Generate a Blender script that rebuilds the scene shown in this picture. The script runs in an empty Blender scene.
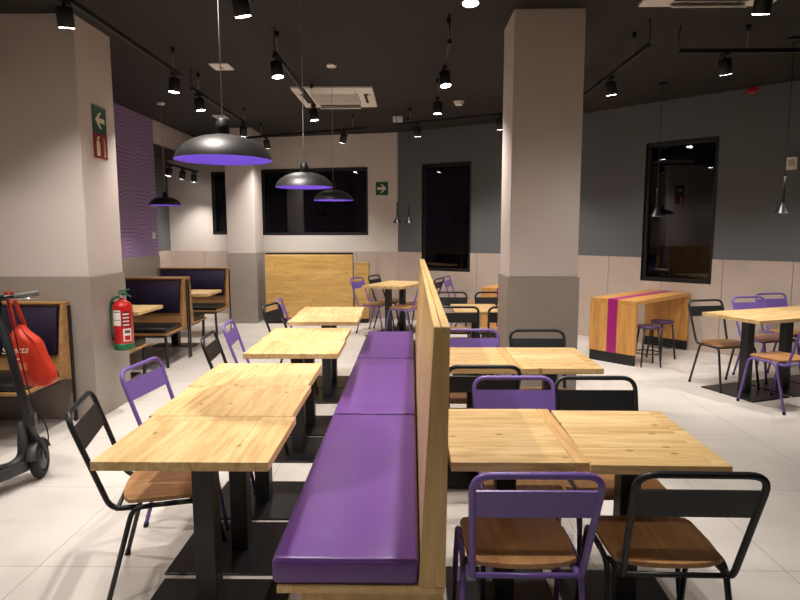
import bpy, bmesh, math, random
from mathutils import Vector, Matrix, Euler, noise
C = bpy.context.scene.collection
random.seed(7)
PI = math.pi
H = 1.62            # eye height
ZC = 3.36           # ceiling
ZT = 1.235          # top of the wall tiling

# ------------------------------------------------------------------ materials
def srgb(r, g, b):
    f = lambda c: (c/255/12.92) if c/255 <= .04045 else ((c/255+.055)/1.055)**2.4
    return (f(r), f(g), f(b), 1)

def mat(name, col, rough=.5, metal=0, spec=.5, coat=0, emit=None, estr=0):
    m = bpy.data.materials.new(name); m.use_nodes = True
    b = m.node_tree.nodes['Principled BSDF']
    b.inputs['Base Color'].default_value = col
    b.inputs['Roughness'].default_value = rough
    b.inputs['Metallic'].default_value = metal
    b.inputs['Specular IOR Level'].default_value = spec
    b.inputs['Coat Weight'].default_value = coat
    if emit:
        b.inputs['Emission Color'].default_value = emit
        b.inputs['Emission Strength'].default_value = estr
    return m

class NT:
    def __init__(s, m):
        s.t = m.node_tree; s.n = s.t.nodes; s.b = s.n['Principled BSDF']
    def new(s, typ, **kw):
        n = s.n.new(typ)
        for k, v in kw.items():
            if k.startswith('i_'): n.inputs[k[2:].replace('_', ' ')].default_value = v
            else: setattr(n, k, v)
        return n
    def link(s, a, b): s.t.links.new(a, b)
    def math(s, op, a, b=None, c=None):
        n = s.n.new('ShaderNodeMath'); n.operation = op
        for i, v in enumerate((a, b, c)):
            if v is None: continue
            if isinstance(v, (int, float)): n.inputs[i].default_value = v
            else: s.link(v, n.inputs[i])
        return n.outputs[0]
    def mix(s, fac, a, b):
        n = s.n.new('ShaderNodeMix'); n.data_type = 'RGBA'
        for i, v in ((0, fac), (6, a), (7, b)):
            if isinstance(v, (int, float, tuple)): n.inputs[i].default_value = v
            else: s.link(v, n.inputs[i])
        return n.outputs[2]
    def ramp(s, fac, stops):
        n = s.n.new('ShaderNodeValToRGB'); s.link(fac, n.inputs[0])
        e = n.color_ramp.elements
        while len(e) < len(stops): e.new(.5)
        for i, (p, c) in enumerate(stops):
            e[i].position = p; e[i].color = c
        return n.outputs[0]
    def coords(s, rnd=True):
        tc = s.n.new('ShaderNodeTexCoord'); v = tc.outputs['Object']
        if rnd:
            oi = s.n.new('ShaderNodeObjectInfo'); mu = s.n.new('ShaderNodeVectorMath'); mu.operation = 'SCALE'
            mu.inputs[0].default_value = (11.3, 7.7, 5.1); s.link(oi.outputs['Random'], mu.inputs['Scale'])
            ad = s.n.new('ShaderNodeVectorMath'); ad.operation = 'ADD'
            s.link(v, ad.inputs[0]); s.link(mu.outputs[0], ad.inputs[1]); v = ad.outputs[0]
        return v
    def bump(s, h, strength=.2, dist=.01):
        n = s.n.new('ShaderNodeBump'); n.inputs['Strength'].default_value = strength; n.inputs['Distance'].default_value = dist
        s.link(h, n.inputs['Height']); s.link(n.outputs[0], s.b.inputs['Normal'])

def wood(name, light, mid, dark, grain='X', across='Y', plank=.09, rough=.42, knots=True, contrast=1.0, seam=.12, streak=.5):
    m = mat(name, mid, rough); t = NT(m)
    v = t.coords()
    sp = t.n.new('ShaderNodeSeparateXYZ'); t.link(v, sp.inputs[0])
    ax = {'X': 0, 'Y': 1, 'Z': 2}
    pl = t.math('FLOOR', t.math('DIVIDE', sp.outputs[ax[across]], plank))
    wn = t.n.new('ShaderNodeTexWhiteNoise'); wn.noise_dimensions = '1D'; t.link(pl, wn.inputs['W'])
    ofs = t.math('MULTIPLY', wn.outputs['Value'], 9.0)
    # stretched grain
    cb = t.n.new('ShaderNodeCombineXYZ')
    for k in 'XYZ':
        src = sp.outputs[ax[k]]
        if k == grain: src = t.math('ADD', t.math('MULTIPLY', src, .09), ofs)
        t.link(src, cb.inputs[ax[k]])
    n1 = t.new('ShaderNodeTexNoise'); n1.inputs['Scale'].default_value = 34; n1.inputs['Detail'].default_value = 5; n1.inputs['Roughness'].default_value = .65; n1.inputs['Distortion'].default_value = .6
    t.link(cb.outputs[0], n1.inputs['Vector'])
    n2 = t.new('ShaderNodeTexNoise'); n2.inputs['Scale'].default_value = 7; n2.inputs['Detail'].default_value = 2
    t.link(cb.outputs[0], n2.inputs['Vector'])
    g = t.math('ADD', t.math('MULTIPLY', n1.outputs[0], .62), t.math('MULTIPLY', n2.outputs[0], .38))
    col = t.ramp(g, [(.5-.17*contrast, dark), (.5, mid), (.5+.12*contrast, light)])
    n3 = t.new('ShaderNodeTexNoise'); n3.inputs['Scale'].default_value = 21; n3.inputs['Detail'].default_value = 3
    cb3 = t.n.new('ShaderNodeCombineXYZ')
    for k in 'XYZ':
        src = sp.outputs[ax[k]]
        if k == grain: src = t.math('ADD', t.math('MULTIPLY', src, .12), ofs)
        t.link(src, cb3.inputs[ax[k]])
    t.link(cb3.outputs[0], n3.inputs['Vector'])
    st_ = t.ramp(n3.outputs[0], [(.57, (0, 0, 0, 1)), (.66, (1, 1, 1, 1))])
    col = t.mix(t.math('MULTIPLY', st_, .55*streak), col, dark)
    # plank to plank tone
    col = t.mix(t.math('MULTIPLY', wn.outputs['Value'], .35), col, mid)
    if knots:
        cb2 = t.n.new('ShaderNodeCombineXYZ')
        for k in 'XYZ':
            src = sp.outputs[ax[k]]
            if k == grain: src = t.math('MULTIPLY', src, .62)
            if k == grain or k == across: t.link(src, cb2.inputs[0 if k == grain else 1])
        vo = t.new('ShaderNodeTexVoronoi'); vo.voronoi_dimensions = '2D'; vo.inputs['Scale'].default_value = 7.5
        t.link(cb2.outputs[0], vo.inputs['Vector'])
        k = t.math('LESS_THAN', vo.outputs['Distance'], .075)
        sc = t.n.new('ShaderNodeSeparateColor'); t.link(vo.outputs['Color'], sc.inputs[0])
        k = t.math('MULTIPLY', k, t.math('GREATER_THAN', sc.outputs[0], .62))
        col = t.mix(t.math('MULTIPLY', k, .6), col, (dark[0]*.45, dark[1]*.38, dark[2]*.3, 1))
    if seam:
        fr = t.math('FRACT', t.math('DIVIDE', sp.outputs[ax[across]], plank))
        ln = t.math('LESS_THAN', fr, .02)
        col = t.mix(t.math('MULTIPLY', ln, seam*3), col, dark)
    t.link(col, t.b.inputs['Base Color'])
    t.bump(n1.outputs[0], .06, .004)
    return m

M = {}
pine_l, pine_m, pine_d = srgb(230, 201, 150), srgb(215, 180, 124), srgb(178, 134, 80)
M['top'] = wood('pine_tabletop', pine_l, pine_m, pine_d, 'X', 'Y', .11, streak=1.0)
M['band'] = wood('pine_edge_band', srgb(226, 188, 132), srgb(208, 166, 108), srgb(178, 130, 78), 'Y', 'X', .3, knots=False, seam=0)
M['benchwood'] = wood('ash_veneer', srgb(222, 190, 134), srgb(206, 172, 114), srgb(184, 146, 90), 'Z', 'X', .4, knots=False, seam=0, contrast=.9)
M['benchwood_h'] = wood('ash_veneer_level', srgb(224, 192, 136), srgb(208, 172, 114), srgb(186, 146, 90), 'Y', 'X', .4, knots=False, seam=0, contrast=.9)
M['seatwood'] = wood('seat_plywood', srgb(196, 150, 100), srgb(180, 132, 84), srgb(150, 104, 62), 'Y', 'X', .5, knots=False, seam=0, rough=.38)
M['partition'] = wood('pine_panel', srgb(214, 178, 108), srgb(200, 160, 92), srgb(172, 130, 68), 'X', 'Z', .17, seam=.10)
M['counter'] = wood('block_board', srgb(222, 170, 98), srgb(202, 146, 76), srgb(156, 102, 46), 'Z', 'Y', .045, knots=False, contrast=1.3)
M['counter_top'] = wood('block_board_top', srgb(222, 170, 98), srgb(202, 146, 76), srgb(156, 102, 46), 'X', 'Y', .045, knots=False, contrast=1.3)
M['boothwood'] = wood('booth_oak', srgb(190, 146, 96), srgb(168, 124, 78), srgb(130, 92, 54), 'X', 'Z', .4, knots=False, seam=0)
M['black'] = mat('black_powder_coat', srgb(26, 27, 29), .42)
M['blackm'] = mat('black_matt', srgb(18, 18, 19), .55)
M['column'] = mat('black_steel_column', srgb(38, 40, 43), .45)
M['plate'] = mat('black_steel_plate', srgb(24, 24, 26), .38)
M['purple'] = mat('violet_powder_coat', srgb(116, 90, 165), .36)
M['rubber'] = mat('black_rubber', srgb(16, 16, 17), .75)
M['vinyl'] = mat('violet_vinyl', srgb(101, 65, 132), .34, spec=.45)
t = NT(M['vinyl']); n = t.new('ShaderNodeTexNoise'); n.inputs['Scale'].default_value = 190; n.inputs['Detail'].default_value = 3
t.link(t.coords(False), n.inputs['Vector']); t.bump(n.outputs[0], .10, .003)
M['dkvinyl'] = mat('deep_violet_vinyl', srgb(30, 18, 42), .6, spec=.25)
M['blkvinyl'] = mat('black_vinyl', srgb(22, 21, 22), .42)
M['white'] = mat('white_plastic', srgb(225, 220, 212), .5)
M['dome'] = mat('satin_black_dome', srgb(84, 82, 81), .48, metal=.85)
M['domein'] = mat('violet_enamel_lining', srgb(104, 74, 204), .5)
M['chrome'] = mat('chrome', srgb(200, 200, 200), .2, metal=1)
M['grille'] = mat('vent_grille', srgb(178, 170, 160), .6)
M['slot'] = mat('dark_slot', srgb(30, 28, 27), .7)
M['red'] = mat('extinguisher_red', srgb(190, 22, 24), .3, coat=.3)
M['green'] = mat('extinguisher_green', srgb(20, 104, 62), .45)
M['greenhose'] = mat('dark_green_hose', srgb(22, 82, 58), .5)
M['label'] = mat('paper_label', srgb(228, 224, 216), .6)
M['print'] = mat('grey_print', srgb(90, 84, 84), .7)
M['signgreen'] = mat('sign_green', srgb(14, 72, 48), .5)
M['signred'] = mat('sign_red', srgb(128, 20, 22), .5)
M['signwhite'] = mat('sign_cream', srgb(226, 220, 190), .5)
M['bag'] = mat('orange_red_bag', srgb(205, 52, 24), .5)
M['bagtext'] = mat('bag_white_print', srgb(240, 222, 212), .6)
M['bagdim'] = mat('bag_faded_print', srgb(230, 130, 100), .6)
M['scooter'] = mat('dark_grey_scooter', srgb(50, 52, 54), .42)
M['teal'] = mat('teal_stripe', srgb(40, 170, 150), .4)
M['magenta'] = mat('magenta_laminate', srgb(160, 20, 110), .4)
M['wornrubber'] = mat('worn_grip_rubber', srgb(120, 118, 114), .6)
M['sounder'] = mat('red_sounder', srgb(190, 20, 40), .5)
M['stool'] = mat('dark_violet_seat', srgb(62, 44, 80), .3)
M['spotlens'] = mat('lit_lens', (1, 1, 1, 1), .5, emit=(1, .96, .9, 1), estr=22)
M['bulb'] = mat('lit_bulb', (1, 1, 1, 1), .5, emit=(1, .85, .7, 1), estr=8)
M['frame'] = mat('black_window_frame', srgb(20, 20, 21), .45)

def paint(name, col, rough=.75):
    m = mat(name, col, rough); t = NT(m)
    n = t.new('ShaderNodeTexNoise'); n.inputs['Scale'].default_value = 90; n.inputs['Detail'].default_value = 4
    t.link(t.coords(False), n.inputs['Vector']); t.bump(n.outputs[0], .05, .003); return m
M['wallwhite'] = paint('warm_white_paint', srgb(208, 198, 190))
M['pillarpaint'] = paint('pillar_paint', srgb(202, 190, 184))
M['wallgrey'] = paint('slate_grey_paint', srgb(96, 98, 100), .6)

def tile(name, col, w, h):
    m = mat(name, col, .38); t = NT(m)
    v = t.coords(False)
    n = t.new('ShaderNodeTexNoise'); n.inputs['Scale'].default_value = 2.2; n.inputs['Detail'].default_value = 6
    t.link(v, n.inputs['Vector'])
    c2 = t.ramp(n.outputs[0], [(.3, tuple(x*.86 for x in col[:3])+(1,)), (.7, col)])
    t.link(c2, t.b.inputs['Base Color']); return m, t, v, c2
M['walltile'] = tile('stone_tile_lit', srgb(194, 176, 163), .6, 1.2)[0]  # same tile as the pillars, lightened to carry the light on the walls
M['pillartile'] = tile('stone_tile_shaded', srgb(158, 147, 138), .6, 1.2)[0]  # same tile again, darkened to carry the shade on the pillar fronts

m, t, v, c2 = tile('cream_floor_tile', srgb(222, 215, 208), .8, .8)
br = t.new('ShaderNodeTexBrick'); br.offset = 0; br.inputs['Scale'].default_value = 1
br.inputs['Brick Width'].default_value = .9; br.inputs['Row Height'].default_value = .9; br.inputs['Mortar Size'].default_value = .003; br.inputs['Mortar Smooth'].default_value = .1
t.link(v, br.inputs['Vector'])
t.link(c2, br.inputs['Color1']); t.link(c2, br.inputs['Color2']); br.inputs['Mortar'].default_value = srgb(176, 166, 154)
t.link(br.outputs['Color'], t.b.inputs['Base Color']); t.b.inputs['Roughness'].default_value = .32
M['floor'] = m

m = mat('perforated_ceiling', srgb(62, 55, 50), .8); t = NT(m); v = t.coords(False)
sp = t.n.new('ShaderNodeSeparateXYZ'); t.link(v, sp.inputs[0])
fx = t.math('SUBTRACT', t.math('FRACT', t.math('MULTIPLY', sp.outputs[0], 26)), .5)
fy = t.math('SUBTRACT', t.math('FRACT', t.math('MULTIPLY', sp.outputs[1], 26)), .5)
d = t.math('SQRT', t.math('ADD', t.math('MULTIPLY', fx, fx), t.math('MULTIPLY', fy, fy)))
hole = t.math('LESS_THAN', d, .3)
px_ = t.math('FRACT', t.math('DIVIDE', sp.outputs[0], 1.2)); py_ = t.math('FRACT', t.math('DIVIDE', sp.outputs[1], 1.2))
ln = t.math('MAXIMUM', t.math('LESS_THAN', px_, .006), t.math('LESS_THAN', py_, .006))
t.link(t.mix(t.math('MAXIMUM', hole, ln), srgb(37, 32, 28), srgb(9, 8, 7)), t.b.inputs['Base Color'])
M['ceiling'] = m

# violet mural panel of nested arches in low relief
m = mat('violet_arch_mural', srgb(126, 96, 148), .55); t = NT(m); v = t.coords(False)
sp = t.n.new('ShaderNodeSeparateXYZ'); t.link(v, sp.inputs[0])
W_ = .95
cy_ = t.math('SUBTRACT', t.math('FRACT', t.math('DIVIDE', sp.outputs[1], W_)), .5)
HH = .56
row = t.math('FLOOR', t.math('DIVIDE', sp.outputs[2], HH))
cy_ = t.math('SUBTRACT', t.math('FRACT', t.math('ADD', t.math('DIVIDE', sp.outputs[1], W_), t.math('MULTIPLY', row, .5))), .5)
cz_ = t.math('MULTIPLY', t.math('FRACT', t.math('DIVIDE', sp.outputs[2], HH)), HH/W_)
up = t.math('MAXIMUM', t.math('SUBTRACT', cz_, .16), 0)
dd = t.math('SQRT', t.math('ADD', t.math('MULTIPLY', cy_, cy_), t.math('MULTIPLY', up, up)))
far_ = t.math('GREATER_THAN', dd, .43)
band = t.math('FRACT', t.math('MULTIPLY', cz_, 17))
arc = t.math('FRACT', t.math('MULTIPLY', dd, 17))
pat = t.math('ADD', t.math('MULTIPLY', arc, t.math('SUBTRACT', 1, far_)), t.math('MULTIPLY', band, far_))
line = t.math('LESS_THAN', t.math('ABSOLUTE', t.math('SUBTRACT', pat, .5)), .17)
t.link(t.mix(line, srgb(160, 136, 174), srgb(126, 94, 152)), t.b.inputs['Base Color'])
t.bump(line, .35, .006)
M['mural'] = m

# dark window glass: a tinted pane that mirrors the room over the night outside
m = bpy.data.materials.new('night_window_glass'); m.use_nodes = True; nt = m.node_tree
nt.nodes.remove(nt.nodes['Principled BSDF'])
fr = nt.nodes.new('ShaderNodeFresnel'); fr.inputs[0].default_value = 1.6
tr = nt.nodes.new('ShaderNodeBsdfTransparent'); tr.inputs[0].default_value = (.5, .5, .55, 1)
gl = nt.nodes.new('ShaderNodeBsdfGlossy'); gl.inputs['Roughness'].default_value = .015; gl.inputs[0].default_value = (.8, .8, .85, 1)
mx = nt.nodes.new('ShaderNodeMixShader')
nt.links.new(fr.outputs[0], mx.inputs[0]); nt.links.new(tr.outputs[0], mx.inputs[1]); nt.links.new(gl.outputs[0], mx.inputs[2])
nt.links.new(mx.outputs[0], nt.nodes['Material Output'].inputs[0]); M['glass'] = m

# ------------------------------------------------------------------ mesh helpers
def obj(name, bm, m, parent=None, smooth=False, label=None, kind=None):
    me = bpy.data.meshes.new(name); bmesh.ops.recalc_face_normals(bm, faces=bm.faces); bm.to_mesh(me); bm.free()
    for mm in (m if isinstance(m, list) else [m]): me.materials.append(mm)
    if smooth:
        for p in me.polygons: p.use_smooth = True
    o = bpy.data.objects.new(name, me); C.objects.link(o)
    if parent: o.parent = parent
    if label: o['label'] = label
    if kind: o['kind'] = kind
    return o

def tag(o, label, cat, group=None):
    o['label'] = label; o['category'] = cat
    if group: o['group'] = group
    return o

def thing(name, label, cat, loc=(0, 0, 0), rz=0, group=None):
    o = bpy.data.objects.new(name, None); o.empty_display_size = .1; C.objects.link(o)
    o.location = loc; o.rotation_euler = (0, 0, rz)
    return tag(o, label, cat, group)

def dup(root, loc, rz, label, group=None):
    r = root.copy(); C.objects.link(r); r.location = loc; r.rotation_euler = (0, 0, rz)
    r['label'] = label
    if group: r['group'] = group
    for ch in list(root.children):
        c = ch.copy(); C.objects.link(c); c.parent = r
        for g in list(ch.children):
            d_ = g.copy(); C.objects.link(d_); d_.parent = c
    return r

def box(bm, x0, x1, y0, y1, z0, z1, bev=0, seg=2, mi=0, mtx=None):
    vs = [bm.verts.new((x, y, z)) for x in (x0, x1) for y in (y0, y1) for z in (z0, z1)]
    fs = [bm.faces.new([vs[i] for i in q]) for q in ((0, 1, 3, 2), (4, 6, 7, 5), (0, 4, 5, 1), (2, 3, 7, 6), (0, 2, 6, 4), (1, 5, 7, 3))]
    for f in fs: f.material_index = mi
    allv = vs
    if bev:
        es = list({e for f in fs for e in f.edges})
        r = bmesh.ops.bevel(bm, geom=es, offset=bev, segments=seg, affect='EDGES', profile=.5, material=-1)
        allv = list({v for f in r['faces'] for v in f.verts} | {v for v in vs if v.is_valid})
    if mtx: bmesh.ops.transform(bm, matrix=mtx, verts=allv)
    return bm

def bx(*a, **k): return box(bmesh.new(), *a, **k)

def prism(bm, poly, a0, a1, axis='Z', bev=0, seg=2):
    """poly: 2-D outline; extruded from a0 to a1 along axis."""
    def P(p, a):
        if axis == 'Z': return (p[0], p[1], a)
        if axis == 'Y': return (p[0], a, p[1])
        return (a, p[0], p[1])
    A = [bm.verts.new(P(p, a0)) for p in poly]; B = [bm.verts.new(P(p, a1)) for p in poly]
    fs = [bm.faces.new(A), bm.faces.new(B[::-1])]
    n = len(poly)
    for i in range(n): fs.append(bm.faces.new((A[i], B[i], B[(i+1) % n], A[(i+1) % n])))
    if bev:
        es = [e for f in fs[:2] for e in f.edges]
        bmesh.ops.bevel(bm, geom=es, offset=bev, segments=seg, affect='EDGES', profile=.5)
    return bm

def fillet(pts, r, n=5):
    pts = [Vector(p) for p in pts]; out = [pts[0]]
    for i in range(1, len(pts)-1):
        a, b, c = pts[i-1], pts[i], pts[i+1]
        u = (a-b).normalized(); w = (c-b).normalized()
        rr = r[i] if isinstance(r, (list, tuple)) else r
        L = min(rr, (a-b).length*.49, (c-b).length*.49)
        p, q = b+u*L, b+w*L
        for k in range(n+1):
            s = k/n; out.append(p*(1-s)**2 + b*2*s*(1-s) + q*s*s)
    out.append(pts[-1]); return out

def tube(bm, pts, r, seg=10, cap=True):
    pts = [Vector(p) for p in pts]
    T = [(pts[min(i+1, len(pts)-1)]-pts[max(i-1, 0)]).normalized() for i in range(len(pts))]
    ref = Vector((0, 0, 1)) if abs(T[0].z) < .9 else Vector((1, 0, 0))
    nrm = T[0].cross(ref).normalized(); rings = []
    for i, p in enumerate(pts):
        nrm = (nrm - T[i]*nrm.dot(T[i])).normalized(); bi = T[i].cross(nrm)
        rr = r[i] if isinstance(r, (list, tuple)) else r
        rings.append([bm.verts.new(p + (nrm*math.cos(2*PI*k/seg) + bi*math.sin(2*PI*k/seg))*rr) for k in range(seg)])
    for a, b in zip(rings, rings[1:]):
        for k in range(seg): bm.faces.new((a[k], a[(k+1) % seg], b[(k+1) % seg], b[k]))
    if cap: bm.faces.new(rings[0][::-1]); bm.faces.new(rings[-1])
    return bm

def tb(*a, **k): return tube(bmesh.new(), *a, **k)

def lathe(bm, prof, seg=32, c=(0, 0, 0), capb=False, capt=False):
    rings = []
    for r, z in prof:
        if r < 1e-5: rings.append([bm.verts.new((c[0], c[1], c[2]+z))])
        else: rings.append([bm.verts.new((c[0]+r*math.cos(2*PI*k/seg), c[1]+r*math.sin(2*PI*k/seg), c[2]+z)) for k in range(seg)])
    for a, b in zip(rings, rings[1:]):
        for k in range(seg):
            k2 = (k+1) % seg
            if len(a) == 1 and len(b) == 1: continue
            if len(a) == 1: bm.faces.new((a[0], b[k2], b[k]))
            elif len(b) == 1: bm.faces.new((a[k], a[k2], b[0]))
            else: bm.faces.new((a[k], a[k2], b[k2], b[k]))
    if capb and len(rings[0]) > 1: bm.faces.new(rings[0][::-1])
    if capt and len(rings[-1]) > 1: bm.faces.new(rings[-1])
    return bm

def lt(*a, **k): return lathe(bmesh.new(), *a, **k)

def text_mesh(name, s, size, m, parent, loc, rot, extrude=.0008, shear=0, label=None):
    cu = bpy.data.curves.new(name, 'FONT'); cu.body = s; cu.size = size; cu.extrude = extrude; cu.shear = shear
    cu.align_x = 'CENTER'; cu.align_y = 'CENTER'
    tmp = bpy.data.objects.new(name+'_src', cu); C.objects.link(tmp)
    dg = bpy.context.evaluated_depsgraph_get(); dg.update()
    me = bpy.data.meshes.new_from_object(tmp.evaluated_get(dg))
    bpy.data.objects.remove(tmp); bpy.data.curves.remove(cu)
    me.materials.clear(); me.materials.append(m)
    o = bpy.data.objects.new(name, me); C.objects.link(o); o.location = loc; o.rotation_euler = rot
    if parent: o.parent = parent
    if label: o['label'] = label
    return o

def rzf(fx, fy): return math.atan2(fy, fx) - PI/2     # turn local +y onto (fx, fy)

# ------------------------------------------------------------------ room shell
def struct(name, bm, m, parent=None): return obj(name, bm, m, parent, kind='structure')

WA = ((-.2, 10.9), (.87, -.49)); WB = ((3.66, 8.2), (.714, -.70)); WK = ((-.2, 10.9), (-.979, .203))
def wall_mtx(w):
    """local x along the wall, y pointing out of the room, z up."""
    (px, py), (dx, dy) = w; L = math.hypot(dx, dy); dx /= L; dy /= L
    nx, ny = -dy, dx
    if nx*(-px) + ny*(-py) > 0: nx, ny = -nx, -ny      # away from the camera
    return Matrix(((dx, nx, 0, px), (dy, ny, 0, py), (0, 0, 1, 0), (0, 0, 0, 1)))

def wall(bm, s0, s1, z0, z1, holes, mtx, th=.2):
    """wall slab from s0 to s1 with rectangular holes (a0,a1,b0,b1)."""
    hs = sorted([h for h in holes if h[1] > s0 and h[0] < s1 and h[3] > z0 and h[2] < z1])
    s = s0
    for a0, a1, b0, b1 in hs:
        if a0 > s: box(bm, s, a0, 0, th, z0, z1, mtx=mtx)
        if b0 > z0: box(bm, a0, a1, 0, th, z0, b0, mtx=mtx)
        if b1 < z1: box(bm, a0, a1, 0, th, b1, z1, mtx=mtx)
        s = a1
    if s < s1: box(bm, s, s1, 0, th, z0, z1, mtx=mtx)
    return bm

# floor and ceilings
struct('floor', bx(-6.3, 7.2, -4.2, 13.4, -.1, 0), M['floor'])
bm = bmesh.new(); box(bm, -4.03, 7.2, -4.2, 13.4, ZC, ZC+.12); box(bm, -6.3, -4.03, -4.2, 9.5, ZC, ZC+.12)
struct('ceiling', bm, M['ceiling'])
struct('trim_1', bx(-4.95, -4.03, 9.55, 12.1, 3.0, 3.1), M['ceiling'])                 # lower ceiling of the alcove
struct('trim_2', bx(-4.09, -4.025, 9.55, 11.75, 3.0, ZC), M['wallwhite'])              # pale bulkhead over the alcove

holeA = (.495, 1.435, .91, 2.77); holeB = (-.485, .457, .905, 2.815); holeK = (.56, 2.675, 1.54, 2.77); holeL = (3.405-.55, 3.70, 1.555, 2.748)
mA, mB, mK = wall_mtx(WA), wall_mtx(WB), wall_mtx(WK)
sAB = 2.99
struct('wall_back', wall(bmesh.new(), 0, 4.95, ZT, ZC, [holeK, holeL], mK), M['wallwhite'])
struct('wall_back_right', wall(bmesh.new(), 0, sAB, ZT, ZC, [holeA], mA), M['wallgrey'])
struct('wall_right', wall(bmesh.new(), -1.75, 4.6, ZT, ZC, [holeB], mB), M['wallgrey'])
# tiled lower walls, standing a little proud
def tiles(bm, s0, s1, mtx, holes=(), step=.78):
    s = s0; g = .0025
    while s < s1 - .01:
        e = min(s+step, s1); segs = [(s, e, 0, ZT)]
        for a0, a1, b0, b1 in holes:
            if b0 < ZT:
                new = []
                for (p, q, z0, z1) in segs:
                    if q <= a0 or p >= a1: new.append((p, q, z0, z1)); continue
                    if p < a0: new.append((p, a0, z0, z1))
                    if q > a1: new.append((a1, q, z0, z1))
                    new.append((max(p, a0), min(q, a1), z0, b0))
                segs = new
        for (p, q, z0, z1) in segs: box(bm, p+g*(p == s), q-g*(q == e), -.012, .2, z0, z1, bev=.0015, seg=1, mtx=mtx)
        s = e
    return bm
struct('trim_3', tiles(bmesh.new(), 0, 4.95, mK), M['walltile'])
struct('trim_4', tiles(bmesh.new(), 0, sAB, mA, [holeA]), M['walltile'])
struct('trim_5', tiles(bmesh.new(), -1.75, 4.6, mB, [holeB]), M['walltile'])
# left side: violet mural wall, its tiling, the alcove's grey return
struct('wall_mural', bx(-4.75, -4.03, 5.57, 9.55, ZT, ZC), M['mural'])
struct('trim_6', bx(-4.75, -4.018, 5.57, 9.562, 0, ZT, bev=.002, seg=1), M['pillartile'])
struct('wall_alcove', bx(-4.95, -4.75, 9.55, 12.0, ZT, 3.0), M['wallgrey'])
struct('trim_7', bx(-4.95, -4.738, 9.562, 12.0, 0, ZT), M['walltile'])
struct('wall_left', bx(-4.23, -4.03, -4.0, 4.97, 0, ZC), M['wallwhite'])
struct('wall_front', bx(-4.23, 7.1, -4.2, -4.0, 0, ZC), M['wallwhite'])
struct('wall_side', bx(6.95, 7.15, -4.0, 5.1, 0, ZC), M['wallgrey'])

# pillars
def pillar(name, x0, x1, y0, y1, pt='pillarpaint'):
    p = struct(name, bx(x0, x1, y0, y1, ZT, ZC, bev=.004, seg=1), M[pt])
    bm = bmesh.new()
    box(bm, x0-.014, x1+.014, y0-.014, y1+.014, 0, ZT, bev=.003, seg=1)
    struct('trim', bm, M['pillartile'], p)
    return p
pillar('wall_pillar_left', -4.03, -2.70, 4.97, 5.57)
pillar('wall_pillar_right', .835, 1.40, 4.95, 5.45)
pillar('wall_pillar_back', -3.15, -2.67, 10.33, 10.92)
struct('trim_8', bx(1.40, 1.43, 5.10, 5.14, ZT, 2.4), M['frame'])      # thin black upright strip on the pillar

# windows
def window(name, mtx, h, mull=()):
    a0, a1, b0, b1 = h; w = .05
    bm = bmesh.new()
    for q in ((a0, a0+w, b0, b1), (a1-w, a1, b0, b1), (a0+w, a1-w, b0, b0+w), (a0+w, a1-w, b1-w, b1)):
        box(bm, q[0], q[1], .035, .12, q[2], q[3], bev=.003, seg=1, mtx=mtx)
    for s in mull: box(bm, s-.025, s+.025, .05, .12, b0+w, b1-w, mtx=mtx)
    f = struct(name, bm, M['frame'])
    bm = bmesh.new(); e = .004
    for q in ((a0, a0+e, b0, b1), (a1-e, a1, b0, b1), (a0+e, a1-e, b0, b0+e), (a0+e, a1-e, b1-e, b1)):
        box(bm, q[0], q[1], -.008, .19, q[2], q[3], mtx=mtx)
    struct('window_reveal', bm, M['frame'], f)
    struct('pane', bx(a0+w, a1-w, .08, .088, b0+w, b1-w, mtx=mtx), M['glass'], f)
window('window_1', mK, holeK)
window('window_2', mA, holeA)
window('window_3', mB, holeB)
window('window_4', mK, holeL)

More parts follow.
